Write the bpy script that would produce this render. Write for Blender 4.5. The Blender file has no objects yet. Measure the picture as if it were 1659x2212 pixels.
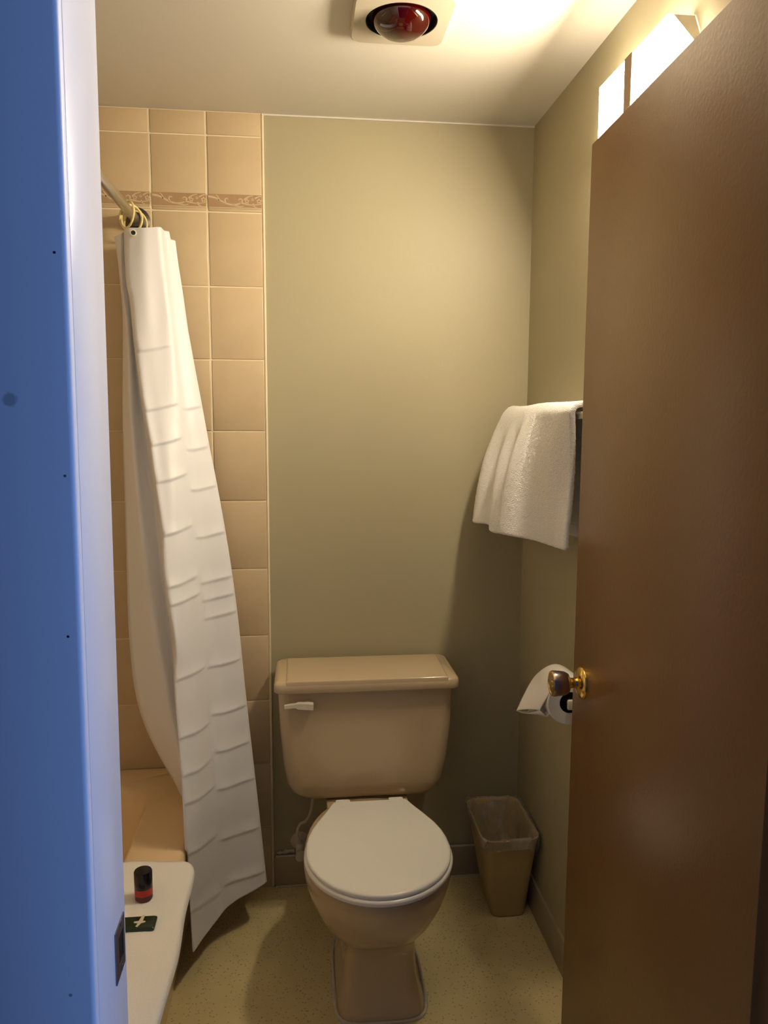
import bpy, bmesh, math, random
from mathutils import Vector, Matrix
random.seed(7)
sc = bpy.context.scene
COL = sc.collection

# ------------------------------------------------------------------ camera
H = 1.4856
cam_d = bpy.data.cameras.new('camera'); cam = bpy.data.objects.new('camera', cam_d); COL.objects.link(cam)
RGT = Vector((0.99412045, -0.10821071, 0.00387081)); UPV = Vector((0.00939285, 0.12179429, 0.99251092)); FWD = Vector((0.10787175, 0.98663904, -0.1220946))
cam.matrix_world = Matrix(((RGT.x, UPV.x, -FWD.x, 0), (RGT.y, UPV.y, -FWD.y, 0), (RGT.z, UPV.z, -FWD.z, H), (0, 0, 0, 1)))
cam_d.sensor_fit = 'VERTICAL'; cam_d.sensor_height = 36.0; cam_d.lens = 36.0 * 1661.5 / 2212.0
cam_d.clip_start = 0.02; cam_d.clip_end = 60
sc.camera = cam
# ------------------------------------------------------------------ world and daylight
w = bpy.data.worlds.new('world'); sc.world = w; w.use_nodes = True
w.node_tree.nodes['Background'].inputs[0].default_value = (0.24, 0.42, 1.0, 1)
w.node_tree.nodes['Background'].inputs[1].default_value = 0.055
la = bpy.data.lights.new('window_daylight', 'AREA'); la.shape = 'RECTANGLE'; la.size = 1.2; la.size_y = 1.4
la.energy = 27; la.color = (0.22, 0.41, 1.0)
lo = bpy.data.objects.new('window_daylight', la); COL.objects.link(lo)
lo.location = (2.7, -0.4, 1.45)
lo.rotation_euler = (Vector((-0.19, 0.74, 1.35)) - Vector(lo.location)).to_track_quat('-Z', 'Y').to_euler()
# ------------------------------------------------------------------ view
sc.view_settings.view_transform = 'Standard'; sc.view_settings.look = 'None'
sc.view_settings.gamma = 1.0; sc.view_settings.use_curve_mapping = False
sc.view_settings.exposure = 1.0
LAMP_STRENGTH = 77.0
LAMP_COLOR = (1.0, 0.85, 0.63)

# ------------------------------------------------------------------ pixel helper used for measured points
def U(px, py, x=None, y=None, z=None):
    d = RGT * ((px - 829.5) / 1661.5) - UPV * ((py - 1106) / 1661.5) + FWD
    t = x / d.x if x is not None else (y / d.y if y is not None else (z - H) / d.z)
    return Vector((0, 0, H)) + d * t

# ------------------------------------------------------------------ materials
def lin(r, g, b):
    f = lambda c: (c / 255) / 12.92 if c / 255 <= .04045 else ((c / 255 + .055) / 1.055) ** 2.4
    return (f(r), f(g), f(b), 1)
MATS = {}
def mat(name, col, rough=0.5, metal=0.0, noise=0.0, nscale=20.0, bump=0.0, bscale=60.0, spec=0.5, speck=None, coat=0.0, trans=0.0, alpha=1.0, ior=None, rnd=0.0, sss=0.0):
    if name in MATS: return MATS[name]
    m = bpy.data.materials.new(name); m.use_nodes = True
    nt = m.node_tree; N = nt.nodes; L = nt.links
    b = N['Principled BSDF']
    b.inputs['Base Color'].default_value = (*col[:3], 1); b.inputs['Roughness'].default_value = rough
    b.inputs['Metallic'].default_value = metal; b.inputs['Specular IOR Level'].default_value = spec
    b.inputs['Coat Weight'].default_value = coat; b.inputs['Transmission Weight'].default_value = trans; b.inputs['Alpha'].default_value = alpha
    if ior: b.inputs['IOR'].default_value = ior
    tc = N.new('ShaderNodeTexCoord')
    cur = None
    if noise > 0:
        n = N.new('ShaderNodeTexNoise'); n.inputs['Scale'].default_value = nscale; n.inputs['Detail'].default_value = 5
        L.new(tc.outputs['Object'], n.inputs['Vector'])
        mx = N.new('ShaderNodeMix'); mx.data_type = 'RGBA'
        mx.inputs[6].default_value = (*[c * (1 - noise) for c in col[:3]], 1); mx.inputs[7].default_value = (*[min(1, c * (1 + noise)) for c in col[:3]], 1)
        L.new(n.outputs['Fac'], mx.inputs[0]); cur = mx.outputs[2]
    if speck:
        for sc_, th, scol in speck:
            v = N.new('ShaderNodeTexVoronoi'); v.inputs['Scale'].default_value = sc_
            L.new(tc.outputs['Object'], v.inputs['Vector'])
            rp = N.new('ShaderNodeMath'); rp.operation = 'LESS_THAN'; rp.inputs[1].default_value = th
            L.new(v.outputs['Distance'], rp.inputs[0])
            mu = N.new('ShaderNodeMath'); mu.operation = 'MULTIPLY'; mu.inputs[1].default_value = 0.6; L.new(rp.outputs[0], mu.inputs[0])
            mx = N.new('ShaderNodeMix'); mx.data_type = 'RGBA'
            if cur: L.new(cur, mx.inputs[6])
            else: mx.inputs[6].default_value = (*col[:3], 1)
            mx.inputs[7].default_value = (*scol[:3], 1)
            L.new(mu.outputs[0], mx.inputs[0]); cur = mx.outputs[2]
    if rnd > 0:
        oi = N.new('ShaderNodeObjectInfo'); mr = N.new('ShaderNodeMapRange'); mr.inputs[3].default_value = 1 - rnd; mr.inputs[4].default_value = 1 + rnd
        L.new(oi.outputs['Random'], mr.inputs[0])
        hs = N.new('ShaderNodeHueSaturation'); L.new(mr.outputs[0], hs.inputs['Value'])
        if cur: L.new(cur, hs.inputs['Color'])
        else: hs.inputs['Color'].default_value = (*col[:3], 1)
        cur = hs.outputs[0]
    if cur: L.new(cur, b.inputs['Base Color'])
    if bump > 0:
        n2 = N.new('ShaderNodeTexNoise'); n2.inputs['Scale'].default_value = bscale; n2.inputs['Detail'].default_value = 4
        L.new(tc.outputs['Object'], n2.inputs['Vector'])
        bp = N.new('ShaderNodeBump'); bp.inputs['Strength'].default_value = bump; bp.inputs['Distance'].default_value = 0.004
        L.new(n2.outputs['Fac'], bp.inputs['Height']); L.new(bp.outputs[0], b.inputs['Normal'])
    MATS[name] = m
    return m
M_wall = mat('khaki_wall_paint', (.425, .378, .24), .52, noise=.03, nscale=3, bump=.10, bscale=55)
M_ceil = mat('cream_ceiling_paint', (.71, .68, .60), .5, bump=.06, bscale=70)
M_tile = mat('tan_wall_tile', (.61, .475, .295), .28, noise=.10, nscale=11, rnd=.035, bump=.04, bscale=25)
M_grout = mat('cream_grout', (.86, .75, .54), .7, noise=.14, nscale=9)
M_band = mat('brown_border_glaze', (.42, .27, .15), .35, noise=.1, nscale=40)
M_floor = mat('speckled_vinyl_floor', (.70, .585, .30), .5, noise=.14, nscale=7, bump=.05, bscale=120, speck=[(95, .22, (.32, .25, .13)), (140, .2, (.62, .55, .34)), (60, .12, (.24, .18, .09))])
M_base = mat('tan_cove_base', (.40, .33, .22), .5, noise=.12, nscale=20)
M_caulk = mat('old_white_caulk', (.60, .54, .43), .6, noise=.25, nscale=30)
M_jamb = mat('white_gloss_paint', (.80, .80, .80), .28, noise=.015, nscale=8, bump=.03, bscale=18)
M_metal = mat('brushed_chrome', (.62, .60, .55), .32, metal=1)
M_dmetal = mat('dark_bronze_metal', (.10, .085, .065), .4, metal=.7)
M_strike = mat('dull_steel', (.22, .21, .22), .35, metal=.9)
M_black = mat('black_hole', (.004, .004, .004), .6)
M_brass = mat('polished_brass', (.80, .55, .16), .16, metal=1)
M_nickel = mat('dark_satin_nickel', (.42, .36, .34), .26, metal=1)
M_porc = mat('tan_porcelain', (.58, .455, .29), .14, noise=.02, nscale=4, coat=.3)
M_tub = mat('tan_enamel', (.82, .62, .37), .2, noise=.03, nscale=4)
M_seat = mat('white_seat_plastic', (.88, .87, .82), .25)
M_curtain = mat('white_vinyl', (.82, .82, .85), .45, bump=.05, bscale=14)
M_ring = mat('pale_yellow_plastic', (.80, .66, .30), .35)
M_towel = mat('white_terry', (.93, .91, .87), .95, bump=.9, bscale=420, spec=.1)
M_mat = mat('white_mat_terry', (.88, .86, .82), .95, bump=.35, bscale=260, spec=.1)
M_paper = mat('white_tissue', (.82, .79, .74), .9, bump=.15, bscale=200, spec=.1)
M_can = mat('olive_tan_plastic', (.50, .37, .16), .38, noise=.05, nscale=12)
M_plate = mat('cream_plastic', (.66, .60, .48), .4)
M_hplate = mat('shaded_cream_plastic', (.50, .45, .35), .4)  # cream plastic made darker, the ceiling plate's shade is put into its colour
M_blackp = mat('black_plastic', (.008, .008, .009), .22)
M_red = mat('red_shampoo', (.50, .012, .008), .25)
M_dred = mat('dark_red_base', (.10, .004, .006), .25)
M_green = mat('dark_green_wrapper', (.012, .026, .010), .35, noise=.2, nscale=60)
M_cream = mat('cream_print', (.70, .66, .48), .5)
M_carpet = mat('grey_carpet', (.10, .10, .11), .95, bump=.5, bscale=300)

def door_material():
    m = mat('brown_door_paint', (.215, .112, .042), .30, noise=.05, nscale=5, bump=.10, bscale=130)
    return m
M_door = door_material()
def casing_material():
    # white paint with a grey smudge and three nicks
    m = mat('casing_paint', (.78, .78, .79), .5, noise=.03, nscale=6, bump=.03, bscale=40)
    nt = m.node_tree; N = nt.nodes; L = nt.links; b = N['Principled BSDF']
    cur = b.inputs['Base Color'].links[0].from_socket
    geo = N.new('ShaderNodeNewGeometry')
    wob = N.new('ShaderNodeTexNoise'); wob.inputs['Scale'].default_value = 180; L.new(geo.outputs['Position'], wob.inputs['Vector'])
    for (p, r, c, f) in [(U(20, 862, y=.675), .0062, (.25, .27, .27), .6), (U(117, 545, y=.675), .0014, (.01, .01, .02), 1), (U(147, 1375, y=.675), .0014, (.01, .01, .02), 1), (U(140, 1028, y=.675), .0012, (.1, .1, .15), 1), (U(152, 2150, y=.675), .0018, (.1, .1, .14), .7)]:
        d = N.new('ShaderNodeVectorMath'); d.operation = 'DISTANCE'; d.inputs[1].default_value = p; L.new(geo.outputs['Position'], d.inputs[0])
        ad = N.new('ShaderNodeMath'); ad.operation = 'MULTIPLY_ADD'; ad.inputs[1].default_value = r * .9; L.new(wob.outputs['Fac'], ad.inputs[0]); L.new(d.outputs['Value'], ad.inputs[2])
        mr = N.new('ShaderNodeMapRange'); mr.inputs[1].default_value = r * 1.6; mr.inputs[2].default_value = r * 1.2; mr.inputs[3].default_value = 0; mr.inputs[4].default_value = f
        L.new(ad.outputs[0], mr.inputs[0])
        mx = N.new('ShaderNodeMix'); mx.data_type = 'RGBA'; mx.inputs[7].default_value = (*c, 1)
        L.new(mr.outputs[0], mx.inputs[0]); L.new(cur, mx.inputs[6]); cur = mx.outputs[2]
    L.new(cur, b.inputs['Base Color'])
    return m
M_casing = casing_material()
def emit(name, col, s):
    m = bpy.data.materials.new(name); m.use_nodes = True; N = m.node_tree.nodes
    b = N['Principled BSDF']; b.inputs['Base Color'].default_value = (.9, .88, .82, 1)
    b.inputs['Emission Color'].default_value = (*col, 1); b.inputs['Emission Strength'].default_value = s
    return m
M_glow = emit('lit_frosted_glass', LAMP_COLOR, LAMP_STRENGTH)
M_glow2 = emit('dim_frosted_side_glass', LAMP_COLOR, 5.0)
def redglass():
    m = mat('ruby_glass', (.040, .0004, .0008), .05, coat=1.0, trans=.2, ior=1.5)
    return m
M_ruby = redglass()
def film():
    m = bpy.data.materials.new('clear_bag_film'); m.use_nodes = True; nt = m.node_tree; N = nt.nodes; L = nt.links
    b = N['Principled BSDF']; b.inputs['Base Color'].default_value = (.85, .82, .76, 1); b.inputs['Roughness'].default_value = .3
    n = N.new('ShaderNodeTexNoise'); n.inputs['Scale'].default_value = 26; n.inputs['Detail'].default_value = 3
    tc = N.new('ShaderNodeTexCoord'); mp = N.new('ShaderNodeMapping'); mp.inputs['Scale'].default_value = (1, 1, .35); L.new(tc.outputs['Object'], mp.inputs['Vector']); L.new(mp.outputs[0], n.inputs['Vector'])
    mr = N.new('ShaderNodeMapRange'); mr.inputs[1].default_value = .35; mr.inputs[2].default_value = .75; mr.inputs[3].default_value = .10; mr.inputs[4].default_value = .50
    L.new(n.outputs['Fac'], mr.inputs[0]); L.new(mr.outputs[0], b.inputs['Alpha'])
    bp = N.new('ShaderNodeBump'); bp.inputs['Strength'].default_value = .6; bp.inputs['Distance'].default_value = .004
    L.new(n.outputs['Fac'], bp.inputs['Height']); L.new(bp.outputs[0], b.inputs['Normal'])
    return m
M_film = film()

# ------------------------------------------------------------------ mesh helpers
def link(name, me, m, parent=None, smooth=False):
    o = bpy.data.objects.new(name, me); COL.objects.link(o)
    if m is not None and len(me.materials) == 0: me.materials.append(m)
    if parent is not None: o.parent = parent
    if smooth:
        for p in me.polygons: p.use_smooth = True
    return o
def pyd(name, V, F, m, parent=None, smooth=False):
    me = bpy.data.meshes.new(name); me.from_pydata([tuple(v) for v in V], [], F); me.update()
    bm = bmesh.new(); bm.from_mesh(me); bmesh.ops.recalc_face_normals(bm, faces=bm.faces); bm.to_mesh(me); bm.free()
    return link(name, me, m, parent, smooth)
def box_mesh(name, a, b, bev=0.0, seg=2):
    bm = bmesh.new(); bmesh.ops.create_cube(bm, size=1)
    a = Vector(a); b = Vector(b)
    for v in bm.verts: v.co = Vector(((a.x + b.x) / 2 + v.co.x * (b.x - a.x), (a.y + b.y) / 2 + v.co.y * (b.y - a.y), (a.z + b.z) / 2 + v.co.z * (b.z - a.z)))
    if bev > 0: bmesh.ops.bevel(bm, geom=bm.edges[:], offset=bev, segments=seg, profile=.5, affect='EDGES')
    me = bpy.data.meshes.new(name); bm.to_mesh(me); bm.free()
    return me
def box(name, a, b, m, parent=None, bev=0.0, seg=2, smooth=False):
    o = link(name, box_mesh(name, a, b, bev, seg), m, parent)
    if smooth or bev > 0: shade(o)
    return o
def shade(o, ang=40):
    for p in o.data.polygons: p.use_smooth = True
    try: o.data.set_sharp_from_angle(angle=math.radians(ang))
    except Exception: pass
def loft(name, rings, m, parent=None, cap0=True, cap1=True, ang=50):
    V = []; F = []; n = len(rings[0])
    for r in rings: V += [tuple(p) for p in r]
    for i in range(len(rings) - 1):
        for j in range(n):
            k = (j + 1) % n
            F.append((i * n + j, i * n + k, (i + 1) * n + k, (i + 1) * n + j))
    if cap0: F.append(tuple(range(n - 1, -1, -1)))
    if cap1: F.append(tuple((len(rings) - 1) * n + j for j in range(n)))
    o = pyd(name, V, F, m, parent); shade(o, ang); return o
def lathe(name, prof, origin, axis, m, parent=None, n=40, ang=40, cap0=True, cap1=True):
    axis = Vector(axis).normalized(); t = Vector((0, 0, 1)) if abs(axis.z) < .9 else Vector((1, 0, 0))
    e1 = axis.cross(t).normalized(); e2 = axis.cross(e1)
    rings = [[Vector(origin) + axis * h + (e1 * math.cos(2 * math.pi * j / n) + e2 * math.sin(2 * math.pi * j / n)) * r for j in range(n)] for r, h in prof]
    return loft(name, rings, m, parent, cap0, cap1, ang)
def tube(name, pts, r, m, parent=None, n=12, closed=False):
    pts = [Vector(p) for p in pts]; rings = []; N = len(pts)
    e1 = None
    for i, p in enumerate(pts):
        a = pts[(i - 1) % N] if (closed or i > 0) else p; b = pts[(i + 1) % N] if (closed or i < N - 1) else p
        t = (b - a).normalized()
        if e1 is None:
            e1 = t.cross(Vector((0, 0, 1)) if abs(t.z) < .9 else Vector((1, 0, 0))).normalized()
        else: e1 = (e1 - t * e1.dot(t)).normalized()
        e2 = t.cross(e1)
        rr = r[i] if isinstance(r, (list, tuple)) else r
        rings.append([p + (e1 * math.cos(2 * math.pi * j / n) + e2 * math.sin(2 * math.pi * j / n)) * rr for j in range(n)])
    if closed:
        V = []; F = []
        for q in rings: V += [tuple(x) for x in q]
        for i in range(N):
            for j in range(n):
                k = (j + 1) % n; i2 = (i + 1) % N
                F.append((i * n + j, i * n + k, i2 * n + k, i2 * n + j))
        o = pyd(name, V, F, m, parent, True); return o
    return loft(name, rings, m, parent)
def grid(name, P, m, parent=None, thick=0.0, smooth=True, offset=0.0):
    R = len(P); C = len(P[0]); V = [tuple(p) for row in P for p in row]
    F = [(i * C + j, i * C + j + 1, (i + 1) * C + j + 1, (i + 1) * C + j) for i in range(R - 1) for j in range(C - 1)]
    me = bpy.data.meshes.new(name); me.from_pydata(V, [], F); me.update()
    o = link(name, me, m, parent, smooth)
    if thick > 0:
        s = o.modifiers.new('thickness', 'SOLIDIFY'); s.thickness = thick; s.offset = offset
    return o
def bez(pts, n):
    # catmull-rom through points
    pts = [Vector(p) for p in pts]; out = []
    for i in range(len(pts) - 1):
        p0 = pts[max(0, i - 1)]; p1 = pts[i]; p2 = pts[i + 1]; p3 = pts[min(len(pts) - 1, i + 2)]
        for k in range(n):
            t = k / n
            out.append(.5 * ((2 * p1) + (p2 - p0) * t + (2 * p0 - 5 * p1 + 4 * p2 - p3) * t * t + (3 * p1 - p0 - 3 * p2 + p3) * t ** 3))
    out.append(pts[-1]); return out
def lerp_tab(tab, t):
    if t <= tab[0][0]: return tab[0][1]
    for (a, va), (b, vb) in zip(tab, tab[1:]):
        if t <= b: return va + (vb - va) * (t - a) / (b - a)
    return tab[-1][1]
def sstep(t): t = max(0, min(1, t)); return t * t * (3 - 2 * t)
def empty(name, loc=(0, 0, 0)):
    o = bpy.data.objects.new(name, None); COL.objects.link(o); o.empty_display_size = .05; o.location = loc
    return o
def part_fix(root):
    # children are modelled in world space; keep them there when the root is moved to the thing's base
    for c in root.children: c.matrix_parent_inverse = Matrix.Translation(root.location).inverted()
def tag(o, label, cat, group=None):
    o['label'] = label; o['category'] = cat
    if group: o['group'] = group
    return o
def struct(o): o['kind'] = 'structure'; return o

# ------------------------------------------------------------------ setting
D = 2.317; XR = .693; XL = -1.035; ZC = 2.334; YD0 = .675; YD1 = .80; XT = -.099
box_ = box
floor = struct(box('floor', (XL - .1, YD0 + .06, -.05), (XR + .1, D + .1, 0), M_floor))
floor['label'] = 'speckled olive tan vinyl bathroom floor'
bfloor = struct(box('floor', (-2.2, -2.2, -.05), (2.6, YD0 + .058, -.001), M_carpet))
ceiling = struct(box('ceiling', (XL - .1, YD0 + .06, ZC), (XR + .1, D + .1, ZC + .05), M_ceil))
wall_back = struct(box('wall_back', (XL - .1, D, -.05), (XR + .1, D + .1, ZC), M_wall))
wall_right = struct(box('wall_right', (XR, YD1, -.05), (XR + .1, D, ZC), M_wall))
wall_left = struct(box('wall_left', (XL - .1, YD1, -.05), (XL, D, ZC), M_tile))
# door wall with its opening
XJ = -.19; XJR = .567; ZH = 2.05
wf = empty('wall_front'); struct(wf)
box('wall_panel', (-2.2, YD0 + .004, 0), (XJ - .022, YD1 - .002, 2.4), M_casing, wf)
box('wall_panel', (XJR + .022, YD0 + .004, 0), (2.6, YD1 - .002, 2.4), M_casing, wf)
box('wall_panel', (XJ - .022, YD0 + .004, ZH + .022), (XJR + .022, YD1 - .002, 2.4), M_casing, wf)
# frame: jambs, casing
df = empty('trim_1'); struct(df)
box('jamb', (XJ - .022, .6905, 0), (XJ, YD1, ZH), M_jamb, df, bev=.0012)
box('jamb', (XJR, .6905, 0), (XJR + .022, YD1, ZH), M_jamb, df, bev=.0012)
box('head_jamb', (XJ - .022, .6905, ZH), (XJR + .022, YD1, ZH + .022), M_jamb, df)
def casing(x0, x1):
    return box('casing', (x0, YD0, 0), (x1, .6898, ZH + .06), M_casing, df, bev=.0045, seg=4)
casing(XJ - .095, XJ + .0005); casing(XJR - .0005, XJR + .095)
sp = empty('strike_plate', (XJ, .772, .905)); tag(sp, 'dark steel strike plate let into the white door jamb', 'strike plate')
# plate with a latch hole
def strike():
    x = XJ; y0, y1, z0, z1 = .752, .790, .903, .960
    yh0, yh1, zh0, zh1 = .764, .783, .916, .947
    V = []; 
    for xx in (x - .001, x + .0014):
        V += [(xx, y0, z0), (xx, y1, z0), (xx, y1, z1), (xx, y0, z1), (xx, yh0, zh0), (xx, yh1, zh0), (xx, yh1, zh1), (xx, yh0, zh1)]
    F = []
    for i in range(4):
        k = (i + 1) % 4
        F += [(8 + i, 8 + k, 12 + k, 12 + i), (i, k, 4 + k, 4 + i), (i, k, 8 + k, 8 + i), (4 + i, 4 + k, 12 + k, 12 + i)]
    pyd('plate', V, F, M_strike, sp)
    box('latch_hole', (x - .0005, yh0, zh0), (x + .0004, yh1, zh1), M_black, sp)
    for zz in (.907, .957): lathe('screw', [(.0035, 0), (.0035, .0006), (.002, .0009)], (x + .0012, .775, zz), (1, 0, 0), M_strike, sp, n=12)
strike(); part_fix(sp)
# the old frame leans a few millimetres out of plumb
for o in list(df.children) + list(sp.children):
    if o.data and o.data.vertices[0].co.x < 0:
        for v in o.data.vertices: v.co.x += (v.co.z - 1.43) * .0067

# tiles of the shower end of the back wall
PT = .2065; Z0 = 2.2693; TW = .155; G = .0025; GZ = .0016
grout = box('grout_bed', (XL, D - .0052, .0), (XT, D + .001, ZC), M_grout, wall_back)
tile_meshes = {}
def tile_obj(x0, x1, z0, z1):
    key = (round(x1 - x0, 4), round(z1 - z0, 4))
    if key not in tile_meshes:
        me = box_mesh('tile', (0, -.0075, 0), (x1 - x0, 0, z1 - z0), bev=.0022, seg=2); me.materials.append(M_tile)
        for p in me.polygons: p.use_smooth = True
        me.set_sharp_from_angle(angle=math.radians(50))
        tile_meshes[key] = me
    o = bpy.data.objects.new('tile', tile_meshes[key]); COL.objects.link(o); o.parent = wall_back
    o.location = (x0 + random.uniform(-.0003, .0003), D + random.uniform(-.0005, .0004), z0)
    return o
def vine_mesh():
    # raised scroll with leaves and two blossoms, one tile wide, local x 0..TW, z 0..0.032
    V = []; F = []
    def ribbon(pts, r):
        pts = bez([(a, b, 0) for a, b in pts], 5); n0 = len(V); k = len(pts)
        for i, p in enumerate(pts):
            t = (pts[min(i + 1, k - 1)] - pts[max(i - 1, 0)]).normalized(); nn = Vector((-t.y, t.x, 0))
            rr = r * (1 - .55 * i / (k - 1))
            for s, h in ((-1, 0), (-.5, .0012), (.5, .0012), (1, 0)):
                q = p + nn * rr * s; V.append((q.x, -h, q.y))
        for i in range(k - 1):
            for j in range(3): F.append((n0 + i * 4 + j, n0 + i * 4 + j + 1, n0 + i * 4 + j + 5, n0 + i * 4 + j + 4))
    def blossom(cx, cz, r):
        for k in range(5):
            a = 2 * math.pi * k / 5 + .3; px = cx + math.cos(a) * r * .6; pz = cz + math.sin(a) * r * .6
            n0 = len(V); V.append((px, -.0018, pz))
            for j in range(8):
                b = 2 * math.pi * j / 8; V.append((px + math.cos(b) * r * .48, 0, pz + math.sin(b) * r * .48))
            for j in range(8): F.append((n0, n0 + 1 + j, n0 + 1 + (j + 1) % 8))
    s = TW
    ribbon([(.0, .026), (.02, .022), (.045, .010), (.065, .005), (.085, .008), (.095, .017), (.090, .022), (.084, .019)], .0042)
    ribbon([(.03, .016), (.028, .024), (.022, .031)], .0036)
    ribbon([(.048, .009), (.046, .018), (.05, .022), (.056, .02)], .0036)
    ribbon([(.07, .004), (.088, .001), (.10, .003)], .003)
    ribbon([(.09, .012), (.105, .008), (.125, .006), (.152, .010)], .0034)
    ribbon([(.10, .020), (.112, .028), (.125, .031)], .003)
    ribbon([(.125, .010), (.128, .002), (.136, .0)], .003)
    ribbon([(.13, .024), (.142, .030), (.152, .029)], .003)
    blossom(.108, .016, .0072); blossom(.142, .017, .0080); blossom(.124, .021, .0045)
    me = bpy.data.meshes.new('vine_relief'); me.from_pydata(V, [], F); me.update(); me.materials.append(M_tile)
    bm = bmesh.new(); bm.from_mesh(me); bmesh.ops.recalc_face_normals(bm, faces=bm.faces)
    for f in bm.faces:
        if f.normal.y > 0: f.normal_flip()
    bm.to_mesh(me); bm.free()
    for p in me.polygons: p.use_smooth = True
    return me
VM = vine_mesh(); BM_ = box_mesh('border_band', (.001, -.0006, 0), (TW - 2 * G - .001, .001, .0345)); BM_.materials.append(M_band)
LM = box_mesh('border_bead', (.001, -.0016, 0), (TW - 2 * G - .001, .001, .003), bev=.0008); LM.materials.append(M_tile)
lines = [ZC] + [Z0 - PT * k for k in range(10)] + [Z0 - PT * 10, .001]
for c in range(6):
    x1 = XT - c * TW; x0 = x1 - TW
    for r in range(len(lines) - 1):
        if r >= 10 and c > 0: continue
        z1 = lines[r]; z0 = lines[r + 1]
        t = tile_obj(x0 + G, x1 - G, z0 + GZ, z1 - GZ)
        if r == 1:
            for me, zz, nm in ((BM_, .0125, 'border_band'), (VM, .0135, 'vine_relief'), (LM, .008, 'border_bead')):
                o = bpy.data.objects.new(nm, me); COL.objects.link(o); o.parent = t; o.location = (0, -.0078, zz)
tr = struct(box('trim_2', (XT - .0005, D - .0085, .0), (XT + .0055, D + .001, ZC), M_grout, bev=.002))
struct(box('trim_3', (XT + .006, D - .004, ZC - .004), (XR, D + .001, ZC + .001), M_ceil))
# base boards
bb = struct(box('baseboard_back', (XT + .006, D - .010, 0), (XR, D + .001, .101), M_base, bev=.002))
def wobble_bead(name, p0, p1, r, m, parent, n=40):
    p0 = Vector(p0); p1 = Vector(p1)
    pts = [p0.lerp(p1, i / n) + Vector((0, 0, random.uniform(-.0012, .0012))) for i in range(n + 1)]
    return tube(name, pts, [r * random.uniform(.6, 1.3) for _ in pts], m, parent, n=8)
wobble_bead('caulk_bead', (XT + .01, D - .006, .103), (XR - .01, D - .006, .103), .0035, M_caulk, bb)
wobble_bead('caulk_bead', (XT + .01, D - .011, .002), (XR - .01, D - .011, .002), .003, M_caulk, bb)
bbr = struct(box('baseboard_right', (XR - .009, YD1, 0), (XR + .001, D - .010, .101), M_base, bev=.002))

# ------------------------------------------------------------------ door
hinge = Vector((.560, .833)); free = Vector((.587, 1.565)); dv = (free - hinge); DW = dv.length
dn = Vector((-dv.y, dv.x)).normalized()      # towards the opening side (-x)
door = empty('door_1', (hinge.x, hinge.y, 0)); struct(door)
door['label'] = 'brown painted flush door standing open into the bathroom'
ang = math.atan2(dv.y, dv.x) - math.pi / 2
door.rotation_euler = (0, 0, ang)
# local frame: y along the door, -x visible face
leaf = box('leaf', (0, 0, .012), (.036, DW, 2.03), M_door, door, bev=.0018, seg=2)
knob = empty('knob'); knob.parent = door
KY = DW - .060; KZ = .934
lathe('rose', [(.034, 0), (.034, .003), (.031, .007), (.022, .010), (.014, .012)], (0, KY, KZ), (-1, 0, 0), M_brass, knob, n=48)
lathe('neck', [(.013, .010), (.011, .016), (.0105, .024), (.014, .029)], (0, KY, KZ), (-1, 0, 0), M_brass, knob, n=36)
lathe('grip', [(.013, .027), (.0205, .031), (.0245, .038), (.0262, .050), (.0270, .062), (.0262, .065)], (0, KY, KZ), (-1, 0, 0), M_nickel, knob, n=48)
lathe('face_cap', [(.0262, .0645), (.0255, .0665), (.0225, .0665), (.0215, .0645), (.008, .0640), (.0075, .0668), (.0, .0668)], (0, KY, KZ), (-1, 0, 0), M_brass, knob, n=48)
box('latch_plate', (.007, DW - .0005, KZ - .028), (.029, DW + .0008, KZ + .028), M_brass, door)
for hz in (.25, 1.02, 1.80):
    lathe('hinge', [(.006, 0), (.006, .09)], (.036 + .004, -.006, hz), (0, 0, 1), M_brass, door, n=16)

# ------------------------------------------------------------------ ceiling heat lamp
hl = empty('heat_lamp', (.222, 1.727, ZC)); tag(hl, 'red infrared heat lamp bulb in a square cream ceiling plate', 'heat lamp')
px0, px1, py0, py1, pz = .117, .327, 1.622, 1.832, 2.316
def plate_with_hole():
    cx, cy, R = .222, 1.727, .0765; n = 64; V = []; F = []
    def outer(a, inset):
        hw = (px1 - px0) / 2 - inset; c, s = math.cos(a), math.sin(a); e = 10
        r = hw / ((abs(c) ** e + abs(s) ** e) ** (1 / e)); return (cx + c * r, cy + s * r)
    rr = [(0, ZC), (0, pz + .004), (.004, pz)]
    for ins, z in rr:
        for j in range(n): x, y = outer(2 * math.pi * j / n, ins); V.append((x, y, z))
    for R_, z in ((R, pz), (R - .002, pz + .004), (R - .002, pz + .012)):
        for j in range(n): a = 2 * math.pi * j / n; V.append((cx + R_ * math.cos(a), cy + R_ * math.sin(a), z))
    for i in range(5):
        for j in range(n): k = (j + 1) % n; F.append((i * n + j, i * n + k, (i + 1) * n + k, (i + 1) * n + j))
    o = pyd('plate', V, F, M_hplate, hl); shade(o, 35)
plate_with_hole()
lathe('socket_well', [(.0744, 0), (.0744, .0175)], (.222, 1.727, pz), (0, 0, 1), M_black, hl, n=48, cap0=False)
lathe('bulb', [(.0, -.034), (.016, -.0325), (.032, -.028), (.046, -.020), (.056, -.010), (.0615, .0), (.063, .008), (.060, .015), (.0, .0155)], (.222, 1.727, pz), (0, 0, 1), M_ruby, hl, n=56, ang=60, cap0=False, cap1=False)
part_fix(hl)

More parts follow.
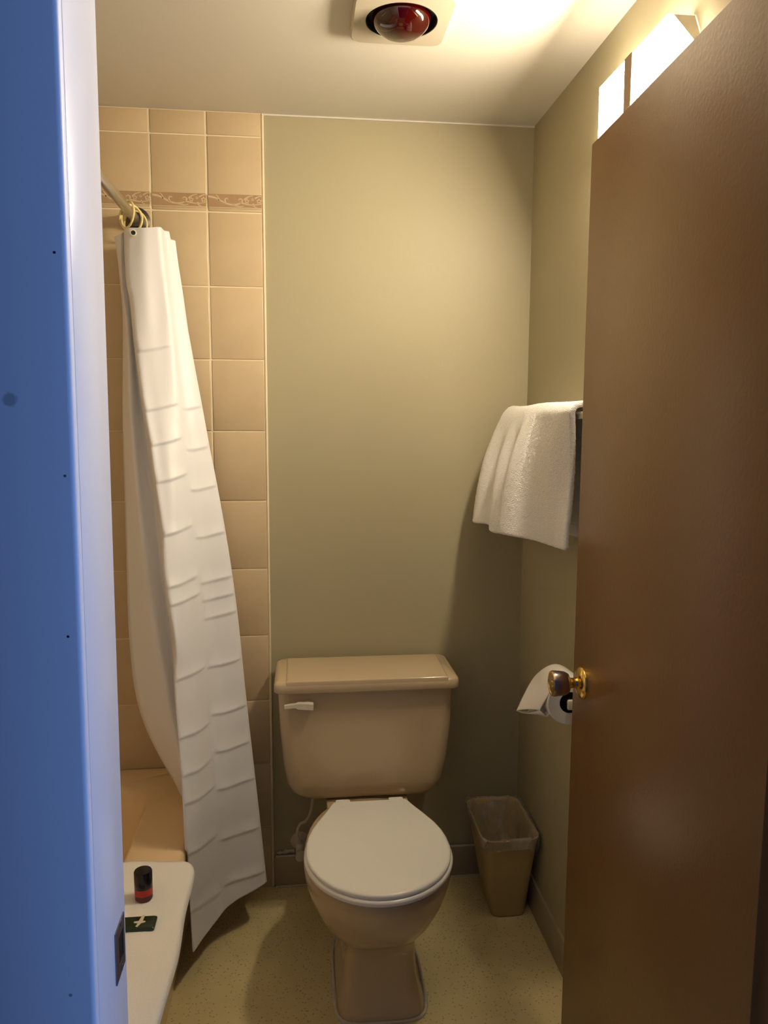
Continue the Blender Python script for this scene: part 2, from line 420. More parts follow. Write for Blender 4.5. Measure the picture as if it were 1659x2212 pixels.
# ------------------------------------------------------------------ wall lamp
wl = empty('wall_lamp', (XR, 1.51, 2.15)); tag(wl, 'glowing two shade wall light high on the wall behind the door', 'wall lamp')
LX0, LX1, LZ0, LZ1 = .690, .646, 2.10, 2.24      # lens leans out at the top
def lens_pt(y0, z0, out=0.0):
    x = LX0 + (LX1 - LX0) * (z0 - LZ0) / (LZ1 - LZ0); k = x / XR
    return Vector((x - out, y0 * k, H + (z0 - H) * k))
def shade_prism(poly):
    f = [lens_pt(a, b) for a, b in poly]
    b = [p + Vector((.003, 0, 0)) for p in f]; w_ = [Vector((XR - .001, p.y, p.z)) for p in f]
    loft('glass_shade', [f, b], M_glow, wl)
    o = loft('side_glass', [b, w_], M_glow2, wl)
    o.data.materials.append(M_plate)                 # opaque end caps
    for p in o.data.polygons:
        if abs(p.normal.y) > .3: p.material_index = 1
shade_prism([(1.808, 2.100), (1.811, 2.240), (1.672, 2.239), (1.668, 2.100)])
shade_prism([(1.632, 2.128), (1.622, 2.118), (1.600, 2.110), (1.600, 2.100), (1.330, 2.100), (1.352, 2.122), (1.462, 2.230), (1.478, 2.238), (1.634, 2.238)])
dq = [lens_pt(1.634, 2.098, .0004), lens_pt(1.634, 2.241, .0004), lens_pt(1.672, 2.241, .0004), lens_pt(1.668, 2.098, .0004)]
loft('glow_blocker', [dq, [Vector((XR - .001, p.y, p.z)) for p in dq]], mat('tan_glow_blocker', (.30, .24, .18), .5), wl)  # spacer added in the lamp gap to keep the glow from filling it
part_fix(wl)

# ------------------------------------------------------------------ bathtub
def rrect(x0, x1, y0, y1, r, z, seg=8):
    P = []
    for cx, cy, a0 in ((x1 - r, y1 - r, 0), (x0 + r, y1 - r, 90), (x0 + r, y0 + r, 180), (x1 - r, y0 + r, 270)):
        for k in range(seg + 1):
            a = math.radians(a0 + 90 * k / seg); P.append(Vector((cx + r * math.cos(a), cy + r * math.sin(a), z)))
    return P
XO = -.293; ZR = .414
bx0 = XL + .003; by0 = YD1 + .008; by1 = D - .009
tub = loft('bathtub', [
    rrect(bx0, -.341, by0, by1, .004, 0), rrect(bx0, -.330, by0, by1, .004, .20), rrect(bx0, -.322, by0, by1, .004, .352), rrect(bx0, XO - .004, by0, by1, .006, .366),
    rrect(bx0, XO, by0, by1, .008, .378), rrect(bx0, XO, by0, by1, .008, .398), rrect(bx0, XO - .005, by0, by1, .010, .410), rrect(bx0 + .002, XO - .014, by0 + .002, by1 - .001, .012, ZR),
    rrect(bx0 + .06, -.427, by0 + .08, by1 - .10, .13, ZR), rrect(bx0 + .068, -.437, by0 + .09, by1 - .11, .13, ZR - .008), rrect(bx0 + .078, -.447, by0 + .10, by1 - .12, .13, ZR - .04),
    rrect(bx0 + .12, -.49, by0 + .18, by1 - .17, .14, .14), rrect(bx0 + .15, -.53, by0 + .22, by1 - .21, .12, .10), rrect(bx0 + .22, -.60, by0 + .30, by1 - .29, .08, .092)],
    M_tub, None, cap0=True, cap1=True, ang=60)
tag(tub, 'tan enamel bathtub along the left wall behind the curtain', 'bathtub')

# ------------------------------------------------------------------ bath mat lying over the tub rim
def make_mat():
    zt = .431; prof = [(-.500, .20), (-.482, .30), (-.468, .385), (-.455, .412), (-.437, .427), (-.40, .431), (-.34, .431), (-.29, .431), (-.270, .4300), (-.260, .4265), (-.2555, .419), (-.2555, .412), (-.262, .4065)]
    cols = bez([(a, b, 0) for a, b in prof], 6); rows = 90; P = []
    for i in range(rows + 1):
        v = i / rows; row = []
        for p in cols:
            x, z = p.x, p.y
            # rounded far corner
            yfar = 1.776 + .012 * max(0, (-.28 - x) / .16) - (.040 * (1 - math.sqrt(max(0, 1 - (max(0, x + .297) / .0425) ** 2))))
            y = 1.02 + (yfar - 1.02) * v
            wav = .0035 * math.sin(y * 9 + 1) + .002 * math.sin(y * 23)
            k = sstep((x + .42) / .15)
            edge = sstep((1 - v) / .03)
            row.append(Vector((x + wav * k, y, z - (1 - edge) * .006 + .0012 * math.sin(y * 31 + x * 40))))
        P.append(row)
    o = grid('bath_mat', P, M_mat, None, thick=.012, offset=-1)
    # normals up
    me = o.data
    if sum(p.normal.z for p in me.polygons) < 0: me.flip_normals()
    return o
bm_ = make_mat(); tag(bm_, 'folded white bath mat laid over the bathtub rim', 'bath mat')

# bottle on the mat
bx, by, bz = -.3515, 1.628, .4315
bo = empty('shampoo_bottle', (bx, by, bz)); tag(bo, 'small red bottle with tall black cap standing on the bath mat', 'bottle')
R = .0193
lathe('bottle_base', [(R - .002, 0), (R, .002), (R, .0125)], (bx, by, bz), (0, 0, 1), M_dred, bo, n=40)
lathe('red_band', [(R, .0125), (R, .0275)], (bx, by, bz), (0, 0, 1), M_red, bo, n=40)
lathe('cap', [(R + .0002, .0275), (R + .0002, .0625), (R - .0012, .0650), (R - .004, .0657), (0, .066)], (bx, by, bz), (0, 0, 1), M_blackp, bo, n=40)
part_fix(bo)
# soap packet
so = empty('soap_packet', (-.36, 1.537, .432)); tag(so, 'dark green wrapped soap packet lying flat on the bath mat', 'soap')
def packet():
    x0, x1, y0, y1, z = -.425, -.3085, 1.512, 1.553, .4315
    loft('wrapper', [rrect(x0 + .002, x1 - .002, y0 + .002, y1 - .002, .003, z), rrect(x0, x1, y0, y1, .004, z + .002), rrect(x0, x1, y0, y1, .004, z + .006), rrect(x0 + .003, x1 - .003, y0 + .003, y1 - .003, .004, z + .009)], M_green, so)
    # emblem: a little arrow shaped aircraft pointing towards the viewer
    cx, cy, zz = -.3450, 1.534, z + .0094
    pts = [(.004, .019), (.0085, .019), (.0075, .001), (.0120, -.0005), (.0120, -.0045), (.0060, -.0070), (.0015, -.0185), (-.0015, -.0165), (.0005, -.0070), (-.0060, -.0045), (-.0058, -.0005), (.0010, .001)]
    pts = [(a * 1.3, b * 1.0) for a, b in pts]
    V = [(cx + a, cy + b, zz) for a, b in pts] + [(cx + a, cy + b, zz - .001) for a, b in pts]; n = len(pts)
    F = [tuple(range(n)), tuple(range(2 * n - 1, n - 1, -1))] + [(i, (i + 1) % n, n + (i + 1) % n, n + i) for i in range(n)]
    pyd('aircraft_emblem', V, F, M_cream, so)
packet(); part_fix(so)

# ------------------------------------------------------------------ shower rod, rings, curtain
RX, RZ = -.449, 2.03
rod = empty('shower_rod', (RX, D, RZ)); tag(rod, 'straight chrome shower curtain rod over the tub', 'curtain rod')
tube('pole', [(RX, D - .012, RZ), (RX, 1.6, RZ), (RX, YD1 + .003, RZ)], .0127, M_metal, rod, n=24)
lathe('flange', [(.037, 0), (.037, .004), (.030, .008), (.021, .012), (.0205, .03), (.0145, .031)], (RX, D - .0085, RZ), (0, -1, 0), M_dmetal, rod, n=32)
lathe('flange', [(.037, 0), (.037, .004), (.030, .008), (.021, .012), (.0205, .03), (.0145, .031)], (RX, YD1 + .0005, RZ), (0, 1, 0), M_dmetal, rod, n=32)
part_fix(rod)
def ring(y, tilt, yaw, label, dz=0):
    c = Vector((RX + .004, y, RZ - .0185 + dz)); pts = []
    for k in range(32):
        a = 2 * math.pi * k / 32
        p = Vector((.031 * math.cos(a), 0, .034 * math.sin(a)))
        p.rotate(Matrix.Rotation(tilt, 3, 'X')); p.rotate(Matrix.Rotation(yaw, 3, 'Z')); pts.append(c + p)
    o = tube('curtain_ring', pts, .0028, M_ring, None, n=10, closed=True)
    return tag(o, label, 'curtain ring', 'rings on the shower rod')
ring(2.165, math.radians(-6), math.radians(-48), 'pale yellow curtain ring nearest the viewer, threaded through the grommet hole', .001)
ring(2.205, math.radians(12), math.radians(38), 'pale yellow curtain ring second along the shower rod from the grommet hole', .001)
ring(2.235, math.radians(-10), math.radians(-30), 'pale yellow curtain ring third along the shower rod from the grommet hole', .001)
ring(2.262, math.radians(6), math.radians(20), 'pale yellow curtain ring closest to the wall end of the rod', .001)

def make_curtain():
    ypx = [0, .06, .12, .2, .3, .4, .5, .6, .7, .8, .9, 1]
    # each fold: picture polyline (px,py) top to bottom + depth table (t, y)
    L_ = ([(247, 512), (254, 560), (260, 620), (265, 700), (265, 900), (270, 1100), (274, 1250), (278, 1360), (290, 1480), (310, 1560), (345, 1635), (385, 1708), (408, 1790), (430, 1870), (450, 1950)], [(0, 2.18), (.4, 2.12), (.75, 2.06), (.84, 2.10), (1, 2.17)])
    Mf = ([(262, 505), (262, 570), (266, 640), (275, 720), (283, 900), (292, 1000), (303, 1110), (318, 1240), (332, 1340), (352, 1450), (372, 1560), (390, 1650), (406, 1740), (430, 1850), (452, 1945)], [(0, 2.16), (.2, 2.08), (.5, 2.02), (.75, 2.0), (.85, 2.06), (1, 2.12)])
    Mv = ([(268, 500), (270, 560), (280, 640), (290, 740), (306, 880), (322, 1000), (340, 1120), (352, 1240), (366, 1340), (380, 1450), (392, 1560), (402, 1660), (416, 1760), (436, 1860), (458, 1950)], [(0, 2.19), (.2, 2.12), (.5, 2.06), (.8, 2.02), (1, 2.1)])
    F1 = ([(270, 492), (271, 600), (281, 655), (291, 760), (308, 880), (321, 950), (334, 1045), (349, 1150), (352, 1235), (364, 1320), (378, 1410), (375, 1490), (384, 1610), (391, 1700), (397, 1830), (402, 1990), (412, 2063)], [(0, 2.075), (.3, 1.98), (.6, 1.88), (.82, 1.815), (.9, 1.83), (1, 1.87)])
    Fm = ([(310, 492), (314, 600), (325, 700), (340, 850), (360, 980), (378, 1110), (392, 1230), (404, 1340), (412, 1450), (420, 1580), (428, 1700), (434, 1830), (440, 1940), (447, 2018)], [(0, 2.055), (.3, 1.995), (.6, 1.932), (.82, 1.89), (.9, 1.90), (1, 1.945)])
    F2 = ([(347, 490), (357, 600), (371, 720), (380, 800), (392, 900), (405, 1000), (418, 1130), (428, 1230), (440, 1360), (448, 1480), (458, 1600), (466, 1720), (472, 1820), (478, 1900), (485, 1963)], [(0, 2.06), (.3, 2.03), (.6, 2.0), (.85, 1.98), (1, 2.03)])
    Rv = ([(354, 498), (366, 600), (381, 720), (394, 820), (410, 930), (426, 1040), (440, 1140), (452, 1240), (466, 1360), (478, 1480), (490, 1600), (502, 1720), (512, 1820), (518, 1890), (524, 1938)], [(0, 2.12), (.15, 2.08), (.4, 2.05), (.8, 2.03), (1, 2.07)])
    Rr = ([(366, 500), (379, 560), (390, 620), (405, 700), (424, 800), (440, 880), (455, 960), (470, 1035), (487, 1130), (503, 1230), (518, 1340), (530, 1450), (543, 1570), (555, 1680), (567, 1790), (576, 1870), (580, 1903)], [(0, 2.13), (.3, 2.10), (.7, 2.08), (1, 2.12)])
    Rb = ([(362, 515), (375, 600), (395, 700), (412, 800), (428, 900), (444, 1000), (460, 1100), (476, 1200), (490, 1300), (503, 1420), (516, 1550), (530, 1680), (541, 1790), (552, 1870), (556, 1893)], [(0, 2.17), (.3, 2.17), (1, 2.20)])
    R2 = ([(380, 520), (385, 560), (394, 620), (405, 700), (420, 800), (436, 880), (450, 960), (465, 1035), (482, 1130), (498, 1230), (512, 1340), (524, 1450), (536, 1570), (548, 1680), (560, 1790), (568, 1865), (571, 1888)], [(0, 2.20), (.3, 2.19), (1, 2.22)])
    R3 = ([(372, 540), (380, 620), (396, 720), (415, 850), (440, 1000), (465, 1150), (488, 1300), (505, 1450), (520, 1600), (534, 1730), (548, 1850), (553, 1880)], [(0, 2.24), (.3, 2.23), (1, 2.25)])
    folds = [L_, Mf, Mv, F1, Fm, F2, Rv, Rr, Rb, R2, R3]
    ROWS = 620; SEG = 7
    lines_ = []
    for poly, dep in folds:
        q = [Vector((a, b, 0)) for a, b in poly]
        # smooth & resample by picture length
        q = bez(q, 10); Ls = [0]
        for a, b in zip(q, q[1:]): Ls.append(Ls[-1] + (b - a).length)
        out = []; j = 0
        for i in range(ROWS + 1):
            s = Ls[-1] * i / ROWS
            while j < len(Ls) - 2 and Ls[j + 1] < s: j += 1
            f = (s - Ls[j]) / max(1e-6, Ls[j + 1] - Ls[j]); p = q[j].lerp(q[j + 1], f); t = i / ROWS
            # smoothed depth
            y = sum(lerp_tab(dep, t + e) for e in (-.06, -.03, 0, .03, .06)) / 5 + .085 * (1 - sstep(t / .55))
            y = min(y, 2.24 + (y - 2.24) * .4) if y > 2.24 else y
            out.append(U(p.x, p.y, y=y))
        lines_.append(out)
    P = []
    for i in range(ROWS + 1):
        row = []
        for k in range(len(folds) - 1):
            a = lines_[k][i]; b = lines_[k + 1][i]
            for s in range(SEG): row.append(a.lerp(b, s / SEG))
        row.append(lines_[-1][i])
        for _ in range(2):
            row = [row[0]] + [row[j] * .6 + (row[j - 1] + row[j + 1]) * .2 for j in range(1, len(row) - 1)] + [row[-1]]
        P.append(row)
    # packaging creases
    def crease(col0, col1, levels, amp, slope):
        for lv in levels:
            for c in range(col0, col1 + 1):
                f = (c - col0) / (col1 - col0)
                for i in range(ROWS + 1):
                    tt = i / ROWS
                    d = (tt - lv + slope * (f - .3) * 1.35 * max(0, lv - .08)) * 1.9
                    if -.035 < d < .008:
                        k = (1 + d / .035) ** 2 if d < 0 else 1 - d / .008
                        e = min(1, 7 * f, 7 * (1 - f))
                        P[i][c] += Vector((.35, -1, .1)) * amp * k * e
    t1 = lambda py: (py - 490) / (2063 - 490)
    crease(3 * SEG, 5 * SEG, [t1(v) for v in (757, 888, 965, 1047, 1163, 1277, 1316, 1480, 1608, 1690, 1752, 1860, 1985)], .0044, -.026)
    t2 = lambda py: (py - 490) / (1910 - 490)
    crease(5 * SEG, 7 * SEG, [t2(v) for v in (868, 955, 1040, 1140, 1235, 1272, 1310, 1412, 1512, 1590, 1668, 1772, 1866)], .0038, -.015)
    # soft billows
    for i in range(ROWS + 1):
        for c in range(len(P[0])):
            P[i][c] += Vector((.4, -1, 0)) * .0025 * math.sin(i * .026 + c * .5) * min(1, i / 70)
    # keep the hem clear of the tub: over the rim, then outside the apron
    for row in P:
        for p in row:
            if p.z < .44:
                lim = -.288 if p.z < .412 else -.288 - (p.z - .412) * 3.0
                if p.x < lim: p.x = lim
    o = grid('panel', P, M_curtain, None, thick=.0006)
    # grommet hole rim
    return o
cu = empty('shower_curtain', (-.30, 2.0, .08)); tag(cu, 'white vinyl shower curtain bunched up and hanging outside the tub', 'shower curtain')
pn = make_curtain(); pn.parent = cu
gp = U(288, 503, y=2.140)
lathe('grommet', [(.0085, .0), (.0085, .0015), (.0060, .0022), (.0045, .0015)], gp, (.15, -1, 0), M_cream, cu, n=24)
lathe('grommet_hole', [(.0058, .0024), (.0, .0025)], gp, (.15, -1, 0), M_black, cu, n=24, cap0=False, cap1=False)
part_fix(cu)

# ------------------------------------------------------------------ toilet
TX = .186
to = empty('toilet', (TX, 1.9, 0)); tag(to, 'tan two piece toilet with a white closed seat lid', 'toilet')
def oval(cx, yf, ym, yb, hw, z, nf=2.0, nb=2.4, n=56):
    P = []
    for j in range(n):
        a = 2 * math.pi * j / n; c, s = math.cos(a), math.sin(a)
        e = nf if s < 0 else nb; ry = (ym - yf) if s < 0 else (yb - ym)
        X = hw * (abs(c) ** (2 / e)) * (1 if c >= 0 else -1); Y = ry * (abs(s) ** (2 / e)) * (1 if s >= 0 else -1)
        P.append(Vector((cx + X, ym + Y, z)))
    return P
loft('bowl', [
    oval(TX + .006, 1.722, 1.86, 2.10, .113, 0, 5, 4), oval(TX + .006, 1.726, 1.86, 2.10, .110, .02, 5, 4), oval(TX + .005, 1.748, 1.86, 2.08, .094, .07, 5, 4), oval(TX + .004, 1.752, 1.86, 2.06, .090, .15, 5, 4),
    oval(TX + .003, 1.742, 1.86, 2.06, .094, .185, 4, 3.5), oval(TX + .002, 1.708, 1.85, 2.07, .118, .21, 2.8, 3), oval(TX, 1.668, 1.84, 2.09, .148, .245, 2.2, 2.6), oval(TX, 1.640, 1.83, 2.10, .168, .285, 2.0, 2.5),
    oval(TX, 1.624, 1.825, 2.11, .180, .325, 2.0, 2.5), oval(TX, 1.616, 1.82, 2.12, .185, .355, 2.0, 2.5), oval(TX, 1.615, 1.82, 2.12, .186, .375, 2.0, 2.5), oval(TX, 1.625, 1.82, 2.11, .178, .386, 2.0, 2.5)], M_porc, to, ang=60)
# deck behind the seat
loft('deck', [rrect(TX - .115, TX + .115, 2.00, 2.20, .03, .33), rrect(TX - .12, TX + .12, 2.00, 2.21, .03, .370), rrect(TX - .117, TX + .117, 2.003, 2.207, .03, .3775)], M_porc, to)
# seat ring and lid
def lidring(z, g, yb=2.035):
    # round front lid narrowing to the hinge
    P = []; n = 72; ym = 1.80; yf = 1.602 - g; hw = .181 + g
    for j in range(n):
        a = -math.pi / 2 + 2 * math.pi * j / n
        c, s = math.cos(a), math.sin(a)
        if s < .0: x = hw * c; y = ym + (ym - yf) * s
        else:
            x = hw * c; y = ym + (yb - ym) * s
        P.append((x, y))
    # back side: blend to a straight hinge edge of half width .106
    out = []
    for x, y in P:
        if y > ym:
            f = (y - ym) / (yb - ym)
            # silhouette table of half width by f
            wtab = [(0, hw), (.15, hw * .992), (.3, hw * .965), (.45, hw * .91), (.6, hw * .83), (.75, hw * .735), (.9, hw * .64), (1, hw * .585)]
            f2 = math.asin(max(-1, min(1, (y - ym) / (yb - ym)))) / (math.pi / 2)
            out.append((x, y, f2))
        else: out.append((x, y, None))
    n2 = 20; R_ = []
    wt = [(0, hw), (.15, hw * .992), (.3, hw * .962), (.45, hw * .905), (.6, hw * .82), (.75, hw * .725), (.9, hw * .635), (.97, hw * .60), (1, hw * .575)]
    fr = [(hw * math.cos(a), ym + (ym - yf) * math.sin(a)) for a in [math.pi + math.pi * k / 40 for k in range(41)]]
    R_ = [Vector((TX + x, y, z)) for x, y in fr]
    for k in range(1, n2 + 1): f = k / n2; R_.append(Vector((TX + lerp_tab(wt, f), ym + (yb - ym) * f, z)))
    for k in range(1, 6): R_.append(Vector((TX + hw * .575 * (1 - 2 * k / 6), yb, z)))
    for k in range(n2, 0, -1): f = k / n2; R_.append(Vector((TX - lerp_tab(wt, f), ym + (yb - ym) * f, z)))
    return R_
loft('seat', [lidring(.389, -.004, 2.03), lidring(.391, .003, 2.03), lidring(.399, .005, 2.03), lidring(.404, .001, 2.03)], M_seat, to, ang=60)
loft('seat_lid', [lidring(.405, -.006), lidring(.406, -.001), lidring(.413, 0), lidring(.417, -.004), lidring(.418, -.010)], M_seat, to, ang=60)
for s in (-1, 1): loft('hinge_cap', [rrect(TX + s * .075 - .022, TX + s * .075 + .022, 2.03, 2.062, .006, .376), rrect(TX + s * .075 - .020, TX + s * .075 + .020, 2.032, 2.060, .006, .412)], M_seat, to)
# tank
def tring(z, hw, yf, yb, r, cx=.183): return rrect(cx - hw, cx + hw, yf, yb, r, z, 8)
loft('tank', [tring(.378, .165, 2.150, 2.26, .04), tring(.380, .182, 2.138, 2.27, .05), tring(.388, .203, 2.120, 2.28, .052), tring(.405, .220, 2.109, 2.29, .052), tring(.435, .231, 2.103, 2.293, .050), tring(.50, .240, 2.100, 2.295, .044),
      tring(.60, .247, 2.098, 2.295, .034), tring(.70, .251, 2.096, 2.295, .032), tring(.722, .251, 2.096, 2.295, .032)], M_porc, to, ang=60)
def tank_lid():
    cx = .184; hw = .263; yf = 2.072; yb = 2.300
    o = loft('tank_lid', [tring(.7195, hw - .012, yf + .012, yb - .006, .022, cx), tring(.721, hw - .003, yf + .003, yb - .002, .022, cx), tring(.725, hw, yf, yb, .022, cx), tring(.744, hw - .001, yf + .001, yb, .022, cx),
         tring(.750, hw - .004, yf + .005, yb - .002, .022, cx), tring(.754, hw - .012, yf + .013, yb - .006, .022, cx)], M_porc, to, ang=60)
    # raised flat centre panel between two rounded end grooves
    q = loft('lid_panel', [tring(.738, hw - .034, yf + .0012, yb - .010, .004, cx), tring(.7535, hw - .034, yf + .0012, yb - .010, .004, cx), tring(.7565, hw - .0355, yf + .0025, yb - .012, .004, cx), tring(.7578, hw - .039, yf + .005, yb - .016, .004, cx)], M_porc, to, ang=50)
tank_lid()
# flush lever
lv = empty('flush_lever'); lv.parent = to
lathe('lever_hub', [(.011, 0), (.011, .008), (.009, .012)], (.015, 2.0975, .685), (0, -1, 0), M_porc, lv, n=24)
def lever():
    prof = [(-.050, .0055, .684), (-.030, .0065, .686), (-.018, .007, .6865), (-.012, .0105, .686), (.015, .0115, .6845), (.029, .0115, .683), (.031, .0095, .683)]
    rings = []
    for x, h, zc in prof:
        d = .0055 if x < -.015 else .0075; y = 2.078
        rings.append([Vector((x, y - d, zc - h * .8)), Vector((x, y - d * .8, zc + h * .6)), Vector((x, y, zc + h)), Vector((x, y + d, zc + h * .8)), Vector((x, y + d, zc - h * .8)), Vector((x, y, zc - h))])
    loft('handle', rings, M_plate, lv, ang=30)
lever()
# bead of caulk around the foot
cp = [p for p in oval(TX + .006, 1.719, 1.86, 2.10, .1165, .002, 5, 4, 96)]
tube('caulk_bead', cp, [.0052 * random.uniform(.7, 1.3) for _ in cp], M_caulk, to, n=8, closed=True)
part_fix(to)
for c in lv.children: pass

# ------------------------------------------------------------------ water supply
ws = empty('supply_valve', (-.012, D, .13)); tag(ws, 'white water supply valve and hose on the wall beside the toilet', 'valve')
lathe('escutcheon', [(.030, 0), (.029, .003), (.016, .009)], (-.012, D - .001, .150), (0, -1, 0), M_plate, ws, n=28)
tube('stub', [(-.012, D - .006, .150), (-.012, D - .055, .150)], .008, M_plate, ws, n=14)
lathe('valve_body', [(.010, -.018), (.0125, -.012), (.0125, .016), (.009, .022)], (-.012, D - .055, .150), (0, 0, 1), M_plate, ws, n=20)
lathe('oval_handle', [(.007, 0), (.017, .003), (.018, .010), (.010, .014)], (-.010, D - .068, .140), (.25, -1, -.15), M_plate, ws, n=20)
tube('hose', bez([(-.012, D - .055, .170), (-.020, D - .06, .205), (-.012, D - .06, .235), (.006, D - .06, .245), (.022, D - .062, .275), (.030, D - .07, .33), (.031, D - .08, .377)], 8), .0048, M_plate, ws, n=12)
wobble_bead('plaster_drip', (-.085, D - .004, .112), (-.03, D - .004, .118), .006, M_caulk, ws, n=14)
part_fix(ws)

# ------------------------------------------------------------------ waste basket with liner
wb = empty('waste_basket', (.60, 2.16, 0)); tag(wb, 'olive tan plastic waste basket with a clear bag in the corner', 'waste basket')
def can():
    b = (.560, .662, 2.088, 2.235); t = (.513, .680, 2.026, 2.278)
    def ringz(z, off=0.0, r=.03):
        f = z / .28
        x0 = b[0] + (t[0] - b[0]) * f - off; x1 = b[1] + (t[1] - b[1]) * f + off; y0 = b[2] + (t[2] - b[2]) * f - off; y1 = b[3] + (t[3] - b[3]) * f + off
        return rrect(x0, x1, y0, y1, r, z, 6)
    loft('body', [ringz(.0, -.004, .02), ringz(.004, 0, .024), ringz(.10, 0, .026), ringz(.20, 0, .03), ringz(.268, 0, .032), ringz(.270, .003, .034), ringz(.279, .003, .034), ringz(.281, .001, .033), ringz(.279, -.002, .031), ringz(.265, -.003, .03), ringz(.10, -.003, .025), ringz(.006, -.004, .02)], M_can, wb, ang=50)
    # liner folded over the rim
    rings = []
    for zz, off in ((.05, -.012), (.12, -.010), (.20, -.007), (.262, -.005), (.2835, -.001), (.2838, .002), (.279, .0045), (.268, .0052), (.252, .004), (.236, .0035)):
        rg = ringz(zz, off, .03); rr = []
        for j, p in enumerate(rg):
            a = j / len(rg) * 2 * math.pi
            n = .0022 * math.sin(7 * a + zz * 60) + .0016 * math.sin(17 * a - zz * 90)
            cx, cy = .6, 2.155; d = Vector((p.x - cx, p.y - cy, 0)).normalized()
            q = p + d * (n if off < 0 else abs(n))
            if off > .003: q.z += .012 * math.sin(3 * a + 1.0) + .005 * math.sin(11 * a)
            if q.x > .689: q.x = .689
            rr.append(q)
        rings.append(rr)
    loft('bag_liner', rings, M_film, wb, cap0=False, cap1=False, ang=80)
can(); part_fix(wb)

# ------------------------------------------------------------------ towel bar and towel
tb = empty('towel_bar', (XR, 1.86, 1.495)); tag(tb, 'cream square towel bar on the right wall under the white towel', 'towel bar')
box('bar', (.622, 1.44, 1.484), (.637, 2.285, 1.500), M_plate, tb, bev=.0015)
for yy in (1.45, 2.275): box('bracket', (.618, yy - .012, 1.474), (XR, yy + .012, 1.510), M_plate, tb, bev=.004)
part_fix(tb)
def make_towel():
    zt = 1.5075; P = []; NY = 110
    xb_tab = [(1.60, .608), (1.70, .604), (1.78, .596), (1.84, .585), (1.89, .553), (1.93, .531), (1.965, .521), (2.00, .537), (2.05, .543), (2.09, .537), (2.13, .525), (2.18, .519), (2.23, .524)]
    zb_tab = [(1.60, 1.186), (1.72, 1.181), (1.80, 1.180), (1.88, 1.181), (1.96, 1.184), (2.0, 1.171), (2.05, 1.170), (2.09, 1.176), (2.14, 1.182), (2.23, 1.176)]
    for i in range(NY + 1):
        v = i / NY; y0 = 1.665 + (2.232 - 1.665) * v
        xb = sum(lerp_tab(xb_tab, y0 + e) for e in (-.02, -.01, 0, .01, .02)) / 5; zb = lerp_tab(zb_tab, y0)
        top = zt + .008 + .006 * sstep((1.9 - y0) / .25) + .003 * math.sin(y0 * 14)
        row = []
        # back layer from bottom up
        for k in range(14):
            f = k / 13; z = 1.19 + (top - .02 - 1.19) * f
            row.append(Vector((.683 - .028 * f ** 5 - .003 * abs(math.sin(y0 * 26 + f * 2)) * (1 - f), y0 + .02 * (1 - f) * (v - .2), z)))
        for a in (150, 120, 95, 70, 45, 20):
            r = .026; row.append(Vector((.6275 + .0265 * -math.cos(math.radians(180 - a)) * -1 * -1, y0, top - .026 + r * math.sin(math.radians(a)))) if False else Vector((.6275 - .027 * math.cos(math.radians(a)) , y0, top - .026 + .026 * math.sin(math.radians(a)))))
        # the arc above runs from the wall side to the room side
        arc = row[-6:]; row = row[:-6] + sorted(arc, key=lambda p: -p.x)
        xs = row[-1].x; zs = row[-1].z
        for k in range(1, 44):
            f = k / 43; z = zs + (zb - zs) * f
            g = f ** .8 if y0 > 1.9 else f
            x = xs + (xb - xs) * g
            fold = .011 * math.sin((y0 - 1.7) * 46 + f * .6) * sstep(f / .5) * sstep((y0 - 1.86) / .12) + .003 * math.sin(y0 * 75 + f) * f * sstep((y0 - 1.86) / .1)
            sharp = .016 * math.exp(-((y0 - 2.0 + .03 * f) / .014) ** 2) * sstep((f - .12) / .3)
            bulge = -.010 * math.sin(math.pi * f) * sstep((y0 - 1.70) / .05)
            near = (1 - sstep((y0 - 1.665) / .06))
            x += fold + sharp + bulge + .012 * near * math.sin(math.pi * min(1, f * 1.1))
            dy = .03 * (f * f) * (1 - v) * .6 + .02 * math.sin(f * 3.1) * (1 - v)
            row.append(Vector((x, y0 + dy, z)))
        P.append(row)
    o = grid('hand_towel', P, M_towel, None, thick=.014, offset=0)
    s = o.modifiers.new('soft', 'SUBSURF'); s.levels = 1; s.render_levels = 1
    tx = bpy.data.textures.new('terry_noise', 'CLOUDS'); tx.noise_scale = .005
    d = o.modifiers.new('terry', 'DISPLACE'); d.texture = tx; d.strength = .0030; d.texture_coords = 'GLOBAL'
    return tag(o, 'white terry towel folded over the bar on the right wall', 'towel')
make_towel()

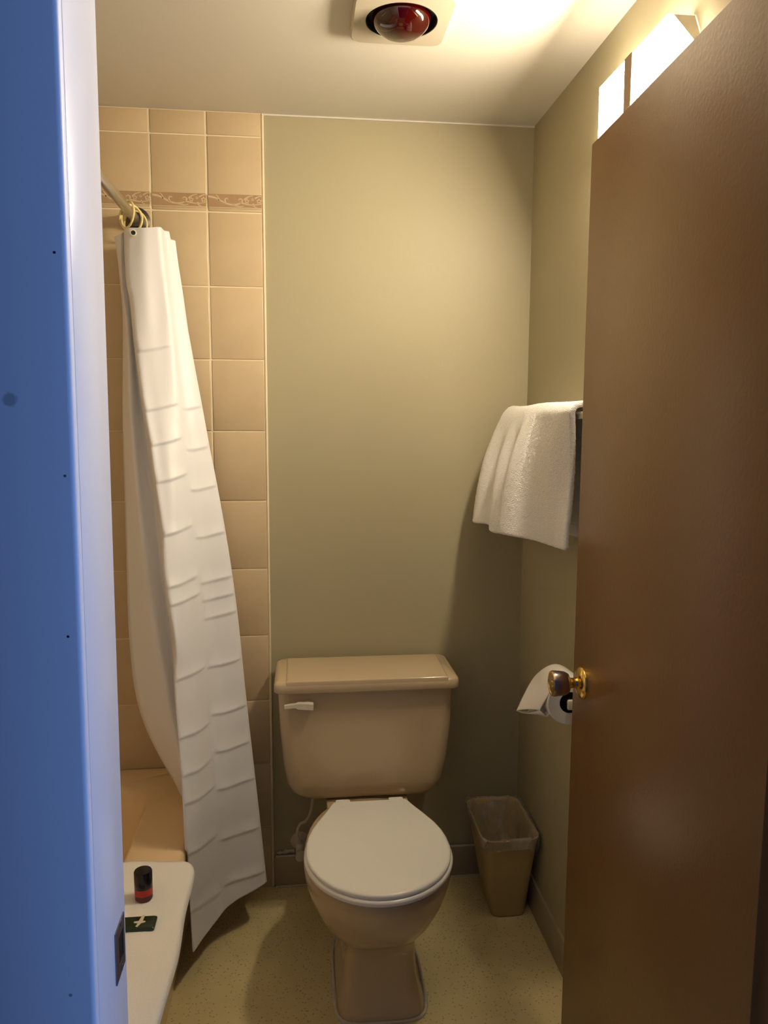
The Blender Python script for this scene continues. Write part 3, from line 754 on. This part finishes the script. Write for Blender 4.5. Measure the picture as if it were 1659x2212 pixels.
# ------------------------------------------------------------------ toilet paper
RXc, RZc, RY0, RY1, RR = .634, .8135, 1.703, 1.806, .0555
th = empty('paper_holder', (XR, 1.755, RZc)); tag(th, 'small toilet paper holder on the right wall behind the door edge', 'paper holder')
for yy in (RY0 - .014, RY1 + .014): box('arm', (.622, yy - .005, RZc - .012), (XR, yy + .005, RZc + .012), M_plate, th, bev=.003)
tube('roller', [(RXc, RY0 - .012, RZc), (RXc, RY1 + .012, RZc)], .009, M_dmetal, th, n=16)
part_fix(th)
tp = empty('toilet_roll', (RXc, 1.755, RZc - RR)); tag(tp, 'white toilet paper roll with a loose folded sheet by the door knob', 'toilet roll')
lathe('roll', [(.026, 0), (RR - .002, 0), (RR, .002), (RR, .101), (RR - .002, .103), (.026, .103)], (RXc, RY0, RZc), (0, 1, 0), M_paper, tp, n=56, cap0=False, cap1=False)
lathe('core', [(.026, 0.001), (.026, .102)], (RXc, RY0, RZc), (0, 1, 0), M_black, tp, n=36, cap0=False, cap1=False)
def sheet():
    P = []; NU = 26; NV = 14
    far = bez([(.675, 1.806, .852), (.650, 1.806, .869), (.625, 1.806, .8745), (.597, 1.806, .862), (.573, 1.806, .838), (.552, 1.805, .800), (.5325, 1.803, .758)], 6)
    near = bez([(.675, 1.704, .852), (.650, 1.704, .8695), (.626, 1.704, .8725), (.602, 1.704, .862), (.586, 1.705, .842), (.576, 1.710, .820), (.566, 1.722, .790)], 6)
    for i in range(len(far)):
        a = far[i]; b = near[i]; row = []
        for k in range(NV + 1):
            f = k / NV; p = a.lerp(b, f); p.z += .003 * math.sin(f * math.pi) * (i / len(far)); row.append(p)
        P.append(row)
    grid('loose_sheet', P, M_paper, tp, thick=.0008)
    # underside flap folded back towards the roll
    Q = []
    e0 = bez([(.5325, 1.803, .758), (.548, 1.775, .762), (.566, 1.722, .790)], 6); e1 = bez([(.560, 1.800, .757), (.572, 1.770, .760), (.582, 1.716, .775)], 6); e2 = bez([(.585, 1.800, .785), (.587, 1.77, .785), (.590, 1.712, .787)], 6)
    for i in range(len(e0)): Q.append([e0[i], e0[i].lerp(e1[i], .5), e1[i], e1[i].lerp(e2[i], .5), e2[i]])
    grid('folded_flap', Q, M_paper, tp, thick=.0008)
sheet(); part_fix(tp)
